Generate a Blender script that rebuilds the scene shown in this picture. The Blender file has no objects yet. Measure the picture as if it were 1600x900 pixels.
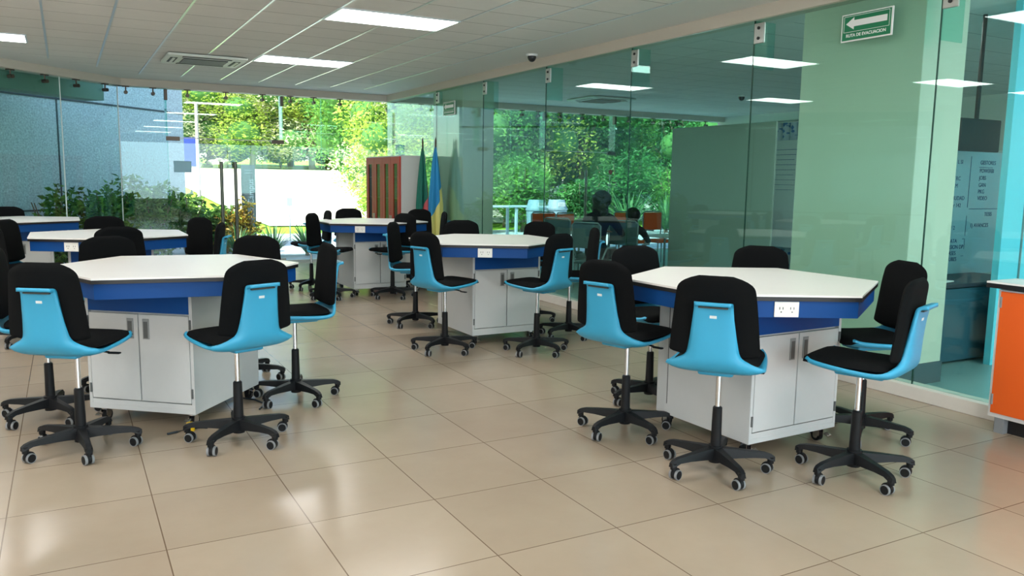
import bpy, bmesh, math, random
from mathutils import Vector, Matrix, Euler
random.seed(7)
S = bpy.context.scene
COL = S.collection
R = math.radians
# ------------------------------------------------------------------ camera, world, sun, exposure
EXPOSURE = 0.42
cam_d = bpy.data.cameras.new('camera'); cam = bpy.data.objects.new('camera', cam_d); COL.objects.link(cam)
cam_d.sensor_width = 36.0; cam_d.lens = 1271.13 / 1600 * 36.0; cam_d.clip_end = 400
def cam_matrix(yaw, pitch, roll):
    f = Vector((math.sin(yaw)*math.cos(pitch), math.cos(yaw)*math.cos(pitch), -math.sin(pitch)))
    r = Vector((math.cos(yaw), -math.sin(yaw), 0)); u = r.cross(f)
    r2 = math.cos(roll)*r + math.sin(roll)*u; u2 = -math.sin(roll)*r + math.cos(roll)*u
    return Matrix(((r2.x, u2.x, -f.x, 0), (r2.y, u2.y, -f.y, 0), (r2.z, u2.z, -f.z, 1.6), (0, 0, 0, 1)))
cam.matrix_world = cam_matrix(.5012, .1326, .0144)
S.camera = cam
S.view_settings.view_transform = 'Standard'; S.view_settings.look = 'None'
S.view_settings.exposure = EXPOSURE; S.view_settings.gamma = 1; S.view_settings.use_curve_mapping = False
S.cycles.transparent_max_bounces = 32; S.cycles.max_bounces = 10; S.cycles.glossy_bounces = 5
S.cycles.sample_clamp_indirect = 6
W = bpy.data.worlds.new('world'); S.world = W; W.use_nodes = True
nt = W.node_tree; nt.nodes.clear()
sky = nt.nodes.new('ShaderNodeTexSky'); sky.sky_type = 'NISHITA'; sky.sun_disc = False
sky.sun_elevation = R(52); sky.sun_rotation = R(240); sky.air_density = 1.0; sky.dust_density = 1.5
bg = nt.nodes.new('ShaderNodeBackground'); bg.inputs[1].default_value = 0.42
wo = nt.nodes.new('ShaderNodeOutputWorld')
nt.links.new(sky.outputs[0], bg.inputs[0]); nt.links.new(bg.outputs[0], wo.inputs[0])
SUN = bpy.data.lights.new('sun', 'SUN'); SUN.energy = 9.0; SUN.angle = R(.6); SUN.color = (1, .95, .84)
so = bpy.data.objects.new('sun', SUN); COL.objects.link(so)
so.rotation_euler = Vector((.62, .36, -.80)).to_track_quat('-Z', 'Y').to_euler()
PANEL = 14.0          # emission of the ceiling panels
FILL = bpy.data.lights.new('window_daylight', 'AREA'); FILL.shape = 'RECTANGLE'; FILL.size = 15; FILL.size_y = 2.2
FILL.energy = 420; FILL.color = (.74, .90, 1.0)       # bluish fill added behind the camera for unseen daylight; the wall has no windows
do = bpy.data.objects.new('window_daylight', FILL); COL.objects.link(do); do.location = (3.4, -4.45, 1.75); do.rotation_euler = (R(90), 0, 0)

# ------------------------------------------------------------------ materials
MATS = {}
def mat(name, col, rough=.5, metal=0, spec=.5, noise=0, nscale=20, bump=0, bscale=80, emit=None, coat=0, sheen=0):
    m = bpy.data.materials.new(name); m.use_nodes = True; MATS[name] = m
    n = m.node_tree; b = n.nodes['Principled BSDF']
    b.inputs['Base Color'].default_value = (*col, 1); b.inputs['Roughness'].default_value = rough
    b.inputs['Metallic'].default_value = metal; b.inputs['Specular IOR Level'].default_value = spec
    b.inputs['Coat Weight'].default_value = coat; b.inputs['Sheen Weight'].default_value = sheen
    tc = n.nodes.new('ShaderNodeTexCoord')
    if noise:
        t = n.nodes.new('ShaderNodeTexNoise'); t.inputs['Scale'].default_value = nscale; t.inputs['Detail'].default_value = 5
        n.links.new(tc.outputs['Object'], t.inputs['Vector'])
        r = n.nodes.new('ShaderNodeMapRange'); r.inputs[3].default_value = 1-noise; r.inputs[4].default_value = 1+noise
        n.links.new(t.outputs[0], r.inputs[0])
        v = n.nodes.new('ShaderNodeVectorMath'); v.operation = 'SCALE'; v.inputs[0].default_value = col
        n.links.new(r.outputs[0], v.inputs['Scale']); n.links.new(v.outputs[0], b.inputs['Base Color'])
    if bump:
        t2 = n.nodes.new('ShaderNodeTexNoise'); t2.inputs['Scale'].default_value = bscale; t2.inputs['Detail'].default_value = 4
        n.links.new(tc.outputs['Object'], t2.inputs['Vector'])
        bp = n.nodes.new('ShaderNodeBump'); bp.inputs['Strength'].default_value = bump; bp.inputs['Distance'].default_value = .01
        n.links.new(t2.outputs[0], bp.inputs['Height']); n.links.new(bp.outputs[0], b.inputs['Normal'])
    if emit:
        b.inputs['Emission Color'].default_value = (*col, 1); b.inputs['Emission Strength'].default_value = emit
    return m
def glass(name, tint, rough=0.0, ior=1.45, gain=1.0):
    m = bpy.data.materials.new(name); m.use_nodes = True; MATS[name] = m
    n = m.node_tree; n.nodes.clear()
    o = n.nodes.new('ShaderNodeOutputMaterial'); t = n.nodes.new('ShaderNodeBsdfTransparent'); g = n.nodes.new('ShaderNodeBsdfGlossy')
    t.inputs[0].default_value = (*[math.sqrt(c) for c in tint], 1); g.inputs['Roughness'].default_value = rough
    g.inputs['Color'].default_value = (.9, 1, .97, 1)
    f = n.nodes.new('ShaderNodeFresnel'); ge = n.nodes.new('ShaderNodeNewGeometry')
    io = n.nodes.new('ShaderNodeMapRange'); io.inputs[3].default_value = ior; io.inputs[4].default_value = 1/ior    # both faces of a pane reflect alike
    n.links.new(ge.outputs['Backfacing'], io.inputs[0]); n.links.new(io.outputs[0], f.inputs[0])
    k = n.nodes.new('ShaderNodeMath'); k.operation = 'MULTIPLY'; k.inputs[1].default_value = gain; k.use_clamp = True
    x = n.nodes.new('ShaderNodeMixShader'); n.links.new(f.outputs[0], k.inputs[0]); n.links.new(k.outputs[0], x.inputs[0])
    n.links.new(t.outputs[0], x.inputs[1]); n.links.new(g.outputs[0], x.inputs[2]); n.links.new(x.outputs[0], o.inputs[0])
    return m
def leafmat(name, c1, c2, scale=1.2):
    m = bpy.data.materials.new(name); m.use_nodes = True; MATS[name] = m
    n = m.node_tree; b = n.nodes['Principled BSDF']; b.inputs['Roughness'].default_value = .45
    tc = n.nodes.new('ShaderNodeTexCoord'); t = n.nodes.new('ShaderNodeTexNoise'); t.inputs['Scale'].default_value = scale; t.inputs['Detail'].default_value = 6
    cr = n.nodes.new('ShaderNodeValToRGB'); cr.color_ramp.elements[0].position = .36; cr.color_ramp.elements[1].position = .64
    cr.color_ramp.elements[0].color = (*c1, 1); cr.color_ramp.elements[1].color = (*c2, 1)
    n.links.new(tc.outputs['Object'], t.inputs['Vector']); n.links.new(t.outputs[0], cr.inputs[0]); n.links.new(cr.outputs[0], b.inputs['Base Color'])
    tr = n.nodes.new('ShaderNodeBsdfTranslucent'); n.links.new(cr.outputs[0], tr.inputs[0])
    x = n.nodes.new('ShaderNodeMixShader'); x.inputs[0].default_value = .45
    n.links.new(b.outputs[0], x.inputs[1]); n.links.new(tr.outputs[0], x.inputs[2]); n.links.new(x.outputs[0], n.nodes['Material Output'].inputs[0])
    return m
def grid_mat(name, sx, sy, ox, oy, line, col_line, c1, c2, rough, wx=1.0, wy=1.0, spec=.5, bump=0.0, nscale=1.5):
    """tiles laid in world metres: a line every sx / sy, a tint of its own for every tile"""
    m = bpy.data.materials.new(name); m.use_nodes = True; MATS[name] = m
    n = m.node_tree; b = n.nodes['Principled BSDF']; L = n.links.new
    tc = n.nodes.new('ShaderNodeTexCoord'); sp = n.nodes.new('ShaderNodeSeparateXYZ'); L(tc.outputs['Object'], sp.inputs[0])
    def mth(op, a, bb=None, c=None):
        q = n.nodes.new('ShaderNodeMath'); q.operation = op
        for i, v in enumerate((a, bb, c)):
            if v is None: continue
            if isinstance(v, (int, float)): q.inputs[i].default_value = v
            else: L(v, q.inputs[i])
        return q.outputs[0]
    u = mth('DIVIDE', mth('SUBTRACT', sp.outputs[0], ox), sx); v = mth('DIVIDE', mth('SUBTRACT', sp.outputs[1], oy), sy)
    fu = mth('FRACT', u); fv = mth('FRACT', v)
    du = mth('MULTIPLY', mth('MINIMUM', fu, mth('SUBTRACT', 1, fu)), sx); dv = mth('MULTIPLY', mth('MINIMUM', fv, mth('SUBTRACT', 1, fv)), sy)
    lm = mth('MAXIMUM', mth('LESS_THAN', du, line*wx), mth('LESS_THAN', dv, line*wy))
    cb = n.nodes.new('ShaderNodeCombineXYZ'); L(mth('FLOOR', u), cb.inputs[0]); L(mth('FLOOR', v), cb.inputs[1])
    wn = n.nodes.new('ShaderNodeTexWhiteNoise'); L(cb.outputs[0], wn.inputs['Vector'])
    ns = n.nodes.new('ShaderNodeTexNoise'); ns.inputs['Scale'].default_value = nscale; ns.inputs['Detail'].default_value = 8; ns.inputs['Roughness'].default_value = .65
    L(tc.outputs['Object'], ns.inputs['Vector'])
    fac = mth('ADD', mth('MULTIPLY', wn.outputs[0], .5), mth('SUBTRACT', mth('MULTIPLY', ns.outputs[0], 1.3), .4))
    mx = n.nodes.new('ShaderNodeMix'); mx.data_type = 'RGBA'; mx.inputs[6].default_value = (*c1, 1); mx.inputs[7].default_value = (*c2, 1); L(fac, mx.inputs[0])
    m2 = n.nodes.new('ShaderNodeMix'); m2.data_type = 'RGBA'; m2.inputs[7].default_value = (*col_line, 1); L(mx.outputs[2], m2.inputs[6]); L(lm, m2.inputs[0])
    L(m2.outputs[2], b.inputs['Base Color']); b.inputs['Specular IOR Level'].default_value = spec
    ro = mth('ADD', rough, mth('MULTIPLY', ns.outputs[0], .09)); L(ro, b.inputs['Roughness'])
    if bump:
        bp = n.nodes.new('ShaderNodeBump'); bp.inputs['Strength'].default_value = bump; bp.inputs['Distance'].default_value = .002
        L(mth('SUBTRACT', 1, lm), bp.inputs['Height']); L(bp.outputs[0], b.inputs['Normal'])
    return m
M = MATS
grid_mat('floor_tile', .6232, .6891, -.3183, 4.3005, .0028, (.16, .11, .07), (.335, .262, .192), (.415, .335, .250), .16, spec=.27)
grid_mat('ceiling_tile', .617, .583, 2.357, 7.72, .0055, (.26, .26, .24), (.70, .69, .66), (.76, .75, .72), .9, wx=.2, nscale=6)
mat('gypsum', (.70, .69, .66), .85); mat('beam_paint', (.62, .56, .48), .8); mat('wall_paint', (.72, .70, .66), .8)
mat('grid_metal', (.72, .75, .78), .3, .6); mat('curb_paint', (.75, .70, .64), .5, noise=.05, nscale=8)
mat('column_paint', (.76, .76, .61), .6, noise=.03, nscale=3); mat('column_base', (.08, .12, .14), .5)
mat('exterior_beam', (.16, .28, .22), .7)
glass('facade_glass', (.86, .985, .955)); glass('partition_glass', (.57, .79, .745), gain=1.1); glass('glass_edge', (.48, .86, .78))
glass('angled_glass', (.68, .92, .90)); glass('cabinet_glass', (.45, .52, .52), gain=.15)
mat('fitting_metal', (.55, .56, .53), .35, .8); mat('handle_metal', (.16, .17, .14), .35, .7); mat('dark_metal', (.12, .09, .07), .4, .7); mat('bolt', (.02, .02, .02), .4)
mat('table_laminate', (.90, .87, .84), .28, noise=.02, nscale=3); mat('black_edge', (.012, .011, .012), .4)
mat('table_blue', (.002, .060, .25), .5, spec=.25); mat('cabinet_grey', (.56, .57, .57), .42, noise=.02); mat('seam', (.10, .10, .10), .7)
mat('handle_recess', (.10, .105, .105), .6); mat('handle_rim', (.27, .28, .28), .5); mat('chrome', (.72, .72, .74), .12, 1)
mat('socket_white', (.86, .85, .80), .4); mat('shell_blue', (.035, .34, .56), .42, bump=.08, bscale=400)
mat('fabric_black', (.0045, .005, .0055), .95, spec=.12, bump=.25, bscale=500); mat('plastic_black', (.008, .0085, .010), .5, spec=.25)
mat('rim_grey', (.24, .25, .26), .5); mat('label_white', (.75, .78, .78), .4)
mat('orange_door', (.86, .125, .012), .45); mat('white_body', (.78, .78, .76), .4)
mat('sign_green', (.006, .20, .085), .4); mat('sign_white', (.85, .85, .84), .4)
mat('dark_green', (.004, .05, .03), .4)
mat('ac_white', (.72, .76, .70), .5); mat('ac_dark', (.05, .055, .05), .6)
mat('panel_light', (1.0, .985, .95), emit=PANEL)
mat('cabinet_red', (.42, .022, .018), .5, spec=.3); mat('cabinet_side', (.62, .62, .60), .5)
mat('yellow', (.85, .55, .01), .4); mat('cable', (.02, .03, .04), .5)
mat('flag_pole', (.05, .03, .02), .5); mat('board_green', (.36, .42, .36), .5); mat('white_board', (.80, .86, .92), .3)
mat('marker', (.02, .04, .22), .6); mat('screen_black', (.012, .012, .015), .35); mat('cyan_paint', (.20, .82, 1.0), .5)
mat('dark_counter', (.03, .035, .05), .4); mat('teal_cabinet', (.04, .11, .15), .4)
mat('orange_back', (.80, .12, .02), .6); mat('mesh_grey', (.10, .15, .15), .6); mat('frame_grey', (.25, .32, .32), .4)
mat('skin', (.38, .20, .13), .5); mat('hair', (.010, .008, .008), .5); mat('dark_cloth', (.012, .012, .016), .9)
mat('dark_grey_cloth', (.045, .04, .045), .9)
mat('bark', (.22, .15, .10), .9, noise=.3, nscale=10); mat('pale_bark', (.50, .44, .36), .9, noise=.2, nscale=8)
mat('rock', (.34, .31, .27), .9, noise=.3, nscale=4, bump=.5, bscale=8)
mat('grass', (.28, .50, .03), .9, noise=.4, nscale=3); mat('pale_paving', (.82, .74, .64), .9, noise=.12, nscale=2)
mat('grey_paving', (.42, .46, .48), .8, noise=.08, nscale=4); mat('soil', (.10, .07, .045), .95, noise=.3)
mat('stucco', (.56, .60, .61), .95, noise=.65, nscale=34, bump=.8, bscale=40); mat('stucco_joint', (.07, .08, .085), .9)
mat('bin_grey', (.20, .30, .36), .5); mat('bench_white', (.40, .50, .56), .5); mat('planter', (.45, .50, .52), .7)
mat('totem_grey', (.05, .075, .085), .45); mat('banner_blue', (.03, .06, .33), .7); mat('paper_blue', (.35, .60, .72), .7)
mat('curtain_blue', (.10, .22, .42), .8); mat('paper', (.72, .78, .78), .7); mat('next_floor', (.25, .42, .42), .35)
leafmat('leaf_bright', (.26, .42, .04), (.62, .70, .14)); leafmat('leaf_green', (.06, .24, .04), (.26, .52, .09))
leafmat('leaf_dark', (.02, .11, .03), (.10, .34, .08)); leafmat('leaf_yellow', (.45, .50, .06), (.85, .76, .20))
leafmat('leaf_hedge', (.012, .08, .012), (.24, .42, .09), 7); mat('growth', (.07, .19, .04), .9, noise=.4, nscale=3); mat('growth_light', (.22, .34, .07), .9, noise=.4, nscale=3); leafmat('leaf_blade', (.03, .13, .05), (.16, .36, .12), 5)  # tree and bush core colour kept dark to read as shade between leaves
leafmat('leaf_croton', (.10, .16, .02), (.60, .36, .06), 8); leafmat('leaf_pink', (.50, .58, .28), (.92, .80, .64))  # the pink-white leaf colour stands for highlights on sunlit foliage
def flagmat(name, cols, axis=2):
    m = bpy.data.materials.new(name); m.use_nodes = True; MATS[name] = m
    n = m.node_tree; b = n.nodes['Principled BSDF']; b.inputs['Roughness'].default_value = .8
    tc = n.nodes.new('ShaderNodeTexCoord'); sp = n.nodes.new('ShaderNodeSeparateXYZ'); cr = n.nodes.new('ShaderNodeValToRGB')
    cr.color_ramp.interpolation = 'CONSTANT'
    e = cr.color_ramp.elements; e[0].color = (*cols[0][1], 1); e[0].position = cols[0][0]; e[1].color = (*cols[1][1], 1); e[1].position = cols[1][0]
    mu = n.nodes.new('ShaderNodeMath'); mu.operation = 'MULTIPLY_ADD'; mu.inputs[1].default_value = 1; mu.inputs[2].default_value = 0
    n.links.new(tc.outputs['UV'], sp.inputs[0]); n.links.new(sp.outputs[0], cr.inputs[0]); n.links.new(cr.outputs[0], b.inputs['Base Color'])
    return m
flagmat('flag_a', [(0, (.01, .16, .11)), (.5, (.62, .12, .14))]); flagmat('flag_b', [(0, (.02, .25, .52)), (.5, (.70, .66, .22))])

# ------------------------------------------------------------------ mesh helpers
class MB:
    """collects shapes into one mesh object"""
    def __init__(s): s.b = bmesh.new(); s.n = 0
    def _new(s, geom, mtx):
        vs = [v for v in geom if isinstance(v, bmesh.types.BMVert)]
        bmesh.ops.transform(s.b, matrix=mtx, verts=vs); return vs
    def box(s, c, d, bev=0, rot=None, seg=2, mi=0):
        e = s.n*.00025; s.n += 1; d = [max(v-e, v*.6) for v in d]      # never two coplanar faces in one mesh
        r = bmesh.ops.create_cube(s.b, size=1)['verts']
        bmesh.ops.scale(s.b, vec=Vector(d), verts=r)
        fs = set(f for v in r for f in v.link_faces)
        if bev:
            es = list({e for v in r for e in v.link_edges})
            q = bmesh.ops.bevel(s.b, geom=es, offset=min(bev, min(d)*.49), segments=seg, affect='EDGES', profile=.5)
            r = list({v for f in q['faces'] for v in f.verts} | {v for v in r if v.is_valid})
            fs = {f for v in r for f in v.link_faces}
        for f in fs: f.material_index = mi
        mtx = Matrix.Translation(Vector(c)) @ (rot.to_matrix().to_4x4() if rot is not None else Matrix())
        bmesh.ops.transform(s.b, matrix=mtx, verts=r); return s
    def cyl(s, p0, p1, r0, r1=None, n=16, cap=True, mi=0):
        p0 = Vector(p0); p1 = Vector(p1); r1 = r0 if r1 is None else r1
        d = p1-p0; q = d.to_track_quat('Z', 'Y').to_matrix().to_4x4()
        g = bmesh.ops.create_cone(s.b, cap_ends=cap, segments=n, radius1=r0, radius2=r1, depth=d.length)['verts']
        bmesh.ops.transform(s.b, matrix=Matrix.Translation((p0+p1)/2) @ q, verts=g)
        for f in {f for v in g for f in v.link_faces}: f.material_index = mi
        return s
    def tube(s, pts, rad, n=8, mi=0):
        pts = [Vector(p) for p in pts]; rings = []
        rad = rad if isinstance(rad, (list, tuple)) else [rad]*len(pts)
        for i, p in enumerate(pts):
            t = (pts[min(i+1, len(pts)-1)]-pts[max(i-1, 0)]).normalized(); q = t.to_track_quat('Z', 'Y')
            rings.append([s.b.verts.new(p+q @ Vector((rad[i]*math.cos(a), rad[i]*math.sin(a), 0))) for a in [2*math.pi*k/n for k in range(n)]])
        for a, c in zip(rings, rings[1:]):
            best = min(range(n), key=lambda k: (a[0].co-c[k].co).length)
            c[:] = c[best:]+c[:best]
            for k in range(n):
                f = s.b.faces.new((a[k], a[(k+1) % n], c[(k+1) % n], c[k])); f.material_index = mi
        for rr in (rings[0][::-1], rings[-1]):
            try: s.b.faces.new(rr).material_index = mi
            except ValueError: pass
        return s
    def sphere(s, c, r, seg=16, rings=10, mi=0):
        g = bmesh.ops.create_uvsphere(s.b, u_segments=seg, v_segments=rings, radius=1)['verts']
        r = (r, r, r) if isinstance(r, (int, float)) else r
        bmesh.ops.transform(s.b, matrix=Matrix.Translation(Vector(c)) @ Matrix.Diagonal((*r, 1)), verts=g)
        for f in {f for v in g for f in v.link_faces}: f.material_index = mi
        return s
    def prism(s, pts, z0, z1, mi=0):
        a = [s.b.verts.new((p[0], p[1], z0)) for p in pts]; c = [s.b.verts.new((p[0], p[1], z1)) for p in pts]; n = len(pts)
        fs = [s.b.faces.new(a[::-1]), s.b.faces.new(c)] + [s.b.faces.new((a[i], a[(i+1) % n], c[(i+1) % n], c[i])) for i in range(n)]
        for f in fs: f.material_index = mi
        return s
    def quad(s, pts, mi=0):
        f = s.b.faces.new([s.b.verts.new(p) for p in pts]); f.material_index = mi; return s
    def build(s, name, m, parent=None, smooth=False, **kw):
        me = bpy.data.meshes.new(name); 
        bmesh.ops.recalc_face_normals(s.b, faces=s.b.faces) if kw.pop('fixn', True) else None
        s.b.to_mesh(me); s.b.free()
        for q in (m if isinstance(m, (list, tuple)) else [m]): me.materials.append(M[q] if isinstance(q, str) else q)
        if smooth:
            for p in me.polygons: p.use_smooth = True
            try: me.set_sharp_from_angle(angle=R(40))
            except Exception: pass
        o = bpy.data.objects.new(name, me); COL.objects.link(o)
        if parent is not None: o.parent = parent
        for k, v in kw.items(): o[k] = v
        return o
def thing(name, label, cat, loc=(0, 0, 0), rz=0, group=None):
    o = bpy.data.objects.new(name, None); COL.objects.link(o); o.location = loc; o.rotation_euler = (0, 0, rz)
    o.empty_display_size = .1; tag(o, label, cat, group); return o
def tag(o, label, cat, group=None):
    o['label'] = label; o['category'] = cat
    if group: o['group'] = group
    return o
def struct(o): o['kind'] = 'structure'; return o
def copy_tree(o, parent=None):
    c = o.copy(); COL.objects.link(c)
    if parent is not None: c.parent = parent
    for ch in [x for x in list(o.children)]: copy_tree(ch, c)
    return c
def text_mesh(txt, size, loc, rot, m, parent, name='lettering', bold=0.0, depth=.0008, space=1.0, align='CENTER'):
    cu = bpy.data.curves.new('t', 'FONT'); cu.body = txt; cu.size = size; cu.extrude = depth; cu.offset = bold
    cu.align_x = align; cu.align_y = 'CENTER'; cu.space_character = space
    t = bpy.data.objects.new('t', cu); COL.objects.link(t); bpy.context.view_layer.update()
    me = bpy.data.meshes.new_from_object(t.evaluated_get(bpy.context.evaluated_depsgraph_get()))
    bpy.data.objects.remove(t); me.materials.clear(); me.materials.append(M[m])
    o = bpy.data.objects.new(name, me); COL.objects.link(o); o.location = loc; o.rotation_euler = rot
    if parent is not None: o.parent = parent
    return o

# ------------------------------------------------------------------ the setting
XG, YF, ZS, ZC = 5.59, 15.4, 3.06, 3.176       # partition glass, facade glass, soffit, ceiling
A0 = Vector((.85, YF)); A1 = Vector((-4.2, YF-5.05))    # angled glass line (45 deg)
room_poly = [(-4.2, -4.5), (14.2, -4.5), (14.2, YF+.05), (.85, YF+.05), (-4.2, A1.y)]
struct(MB().prism(room_poly, -.12, 0).build('floor', 'floor_tile'))
struct(MB().prism([(-4.2, -4.5), (4.87, -4.5), (4.87, 14.55), (1.15, 14.55), (-4.2, 9.2)], ZC, ZC+.02).build('ceiling', 'ceiling_tile'))
struct(MB().prism([(6.4, -4.5), (14.2, -4.5), (14.2, 14.55), (6.4, 14.55)], ZC, ZC+.02).build('ceiling', 'ceiling_tile'))
b = MB()
b.prism([(4.87, -4.5), (6.4, -4.5), (6.4, 14.55), (4.87, 14.55)], ZC, ZC+.02)
b.prism([(1.15, 14.55), (14.2, 14.55), (14.2, YF), (.8, YF)], ZC, ZC+.02)
b.prism([(-4.2, 9.2), (1.15, 14.55), (.8, YF), (-4.2, YF-5.0)], ZC, ZC+.02)
struct(b.build('trim_ceiling_border', 'gypsum'))
struct(MB().box((5, 5.45, 3.42), (18.6, 20.1, .4)).build('ceiling_roof_slab', 'gypsum'))
b = MB()
b.box((XG+.03, 5.4, ZS+.06), (.16, 19.9, .119)); struct(b.build('trim_beam_right', 'beam_paint'))
struct(MB().box((7.5, YF, ZS+.06), (13.4, .28, .119)).build('trim_beam_far', 'beam_paint'))
dv = (A1-A0).normalized(); nv = Vector((dv.y, -dv.x)); mid = (A0+A1)/2; LA = (A1-A0).length
rz = math.atan2(dv.y, dv.x)
struct(MB().box((mid.x, mid.y, ZS+.06), (LA+.1, .28, .119), rot=Euler((0, 0, rz))).build('trim_beam_left', 'beam_paint'))
outv = Vector((-1, 1)).normalized()
struct(MB().box((mid.x+outv.x*.75, mid.y+outv.y*.75, ZS-.06), (LA+.6, .4, .3), rot=Euler((0, 0, rz))).build('trim_exterior_beam', 'exterior_beam'))
struct(MB().box((-4.3, 3.0, 1.6), (.2, 15.2, 3.3)).build('wall_left', 'wall_paint'))
struct(MB().box((5, -4.65, 1.6), (18.6, .2, 3.3)).build('wall_back', 'wall_paint'))
struct(MB().box((14.3, 5.4, 1.6), (.2, 20.2, 3.3)).build('wall_right', 'wall_paint'))
# suspended ceiling runners (metal T bars)
b = MB()
k = -10
while True:
    x = 2.357+.617*k
    if x > 4.85: break
    ymax = 14.5 if x > 1.2 else 14.55+(x-1.15)
    b.box((x, (ymax-4.5)/2, ZC-.004), (.024, ymax+4.4, .008)); k += 1
struct(b.build('trim_ceiling_grid', 'grid_metal'))
# curb under the partition glass
b = MB(); b.box((XG+.01, 5.4, .05), (.16, 20, .10), bev=.004); struct(b.build('baseboard_right', 'curb_paint'))
b = MB(); b.box((5.0, YF, .02), (8.6, .12, .04)); struct(b.build('baseboard_far', 'fitting_metal'))

# partition glass: one pane per joint
joints = [-1.66, .17, 2.0, 3.84, 5.67, 7.51, 9.35, 11.18, 12.95, 15.36]
pane_n = 0
for y0, y1 in zip(joints, joints[1:]):
    pane_n += 1
    w = struct(MB().box((XG, (y0+y1)/2, (ZS+.1)/2), (.012, y1-y0-.008, ZS-.1)).build('window_%d' % pane_n, 'partition_glass'))
    if y0 > 0:
        MB().box((XG, y0, (ZS+.1)/2), (.012, .007, ZS-.1)).build('glass_edge', 'dark_green', w)
        f = MB().box((XG+.13, y0, ZS-.21), (.24, .012, .42)).build('glass_fin', 'glass_edge', w)
        p = MB().box((XG-.015, y0+.0-.075, ZS-.12), (.02, .12, .18), bev=.006).build('clamp_plate', 'fitting_metal', w)
        q = MB()
        for dz in (-.045, .045): q.cyl((XG-.035, y0-.075, ZS-.12+dz), (XG-.02, y0-.075, ZS-.12+dz), .014)
        q.build('bolt', 'bolt', p)
# facade glass (far) with its doors
def spider(par, x, y, z=ZS):
    b = MB(); b.box((x, y-.03, z-.008), (.11, .05, .016), bev=.004); b.cyl((x, y-.03, z), (x, y-.03, z-.09), .011)
    b.cyl((x, y-.09, z-.10), (x, y+.01, z-.10), .026); b.cyl((x, y-.01, z-.10), (x, y+.012, z-.10), .032)
    return b.build('spider_fitting', 'dark_metal', par, smooth=True)
far = [(.86, 1.60), (3.57, 4.29), (4.29, 6.55), (6.55, 8.35), (8.35, 9.20), (11.05, 12.4), (12.4, 14.1)]
fit = {0: [.98, 1.40], 1: [3.72, 4.15], 2: [4.65, 5.73, 6.3], 3: [6.9, 7.9], 4: [8.6, 9.0], 5: [11.4, 12.1], 6: [12.9, 13.7]}
for i, (x0, x1) in enumerate(far):
    pane_n += 1
    w = struct(MB().box(((x0+x1)/2, YF, (ZS+.04)/2), (x1-x0-.012, .012, ZS-.04)).build('window_%d' % pane_n, 'angled_glass' if i == 0 or i > 3 else 'facade_glass'))
    MB().box((x1, YF, ZS/2), (.012, .014, ZS)).build('glass_edge', 'glass_edge', w)
    for x in fit[i]: spider(w, x, YF)
dn = 0
for x0, x1 in ((1.60, 3.57), (9.20, 11.05)):
    pane_n += 1
    w = struct(MB().box(((x0+x1)/2, YF, (ZS+2.24)/2), (x1-x0-.012, .012, ZS-2.24)).build('window_%d' % pane_n, 'facade_glass'))
    for x in (x0+.35, x1-.35, (x0+x1)/2): spider(w, x, YF)
    for x in (x0, x1):
        MB().box((x, YF+.12, (ZS+2.28)/2), (.014, .24, ZS-2.28)).build('glass_fin', 'glass_edge', w)
        MB().box((x, YF+.03, ZS-.10), (.05, .10, .18), bev=.005).build('clamp_plate', 'dark_metal', w)
    MB().box(((x0+x1)/2, YF, 2.235), (x1-x0-.02, .016, .012)).build('transom_edge', 'sign_white', w)
    xm = (x0+x1)/2
    for a, c, sgn in ((x0, xm, 1), (xm, x1, -1)):
        dn += 1
        if dn == 3: continue                    # this leaf of the far door stands open (built below)
        d = struct(MB().box(((a+c)/2, YF, 1.12), (c-a-.01, .012, 2.18)).build('door_%d' % dn, 'facade_glass'))
        hx = a+.02 if sgn > 0 else c-.02
        MB().box((hx+.07*sgn, YF, 2.22), (.22, .05, .07), bev=.004).build('hinge_patch', 'dark_metal', d)
        MB().box((hx+.07*sgn, YF, .05), (.20, .05, .06), bev=.004).build('floor_patch', 'fitting_metal', d)
        px = xm-.12*sgn
        h = MB(); h.cyl((px, YF-.07, .40), (px, YF-.07, 1.84), .030)
        for z in (.6, 1.66): h.cyl((px, YF-.07, z), (px, YF, z), .011)
        h.build('pull_handle', 'handle_metal', d, smooth=True)
dd = struct(MB().box((9.45, YF+.42, 1.12), (.012, .9, 2.18), rot=Euler((0, 0, R(-18)))).build('door_3', 'facade_glass'))
# angled glass to the left
segs = 6
for i in range(segs):
    a = A0+(A1-A0)*(i/segs); c = A0+(A1-A0)*((i+1)/segs); m_ = (a+c)/2; pane_n += 1
    w = struct(MB().box((m_.x, m_.y, (ZS+.02)/2), ((c-a).length-.012, .012, ZS-.02), rot=Euler((0, 0, rz))).build('window_%d' % pane_n, 'angled_glass'))
    MB().cyl((a.x, a.y, .02), (a.x, a.y, ZS), .009, n=8).build('glass_edge', 'sign_white' if i < 2 else 'glass_edge', w)
    for t in (.25, .75):
        p = a+(c-a)*t; q = p-outv*.03
        b = MB(); b.box((q.x, q.y, ZS-.008), (.11, .05, .016), rot=Euler((0, 0, rz))); b.cyl((q.x, q.y, ZS), (q.x, q.y, ZS-.09), .011)
        b.cyl((q.x-outv.x*.05, q.y-outv.y*.05, ZS-.1), (p.x+outv.x*.01, p.y+outv.y*.01, ZS-.1), .028)
        b.build('spider_fitting', 'dark_metal', w, smooth=True)
# columns behind the partition
for nm, (x0, x1, y0, y1) in (('column_near', (5.70, 6.22, 4.04, 5.20)), ('column_far', (5.70, 6.27, 12.15, 13.35))):
    o = MB().box(((x0+x1)/2, (y0+y1)/2, ZC/2), (x1-x0, y1-y0, ZC), bev=.006).build('wall_'+nm, 'column_paint'); struct(o)
    struct(MB().box(((x0+x1)/2, (y0+y1)/2, .09), (x1-x0+.02, y1-y0+.02, .18)).build('baseboard_'+nm, 'column_base'))

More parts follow.
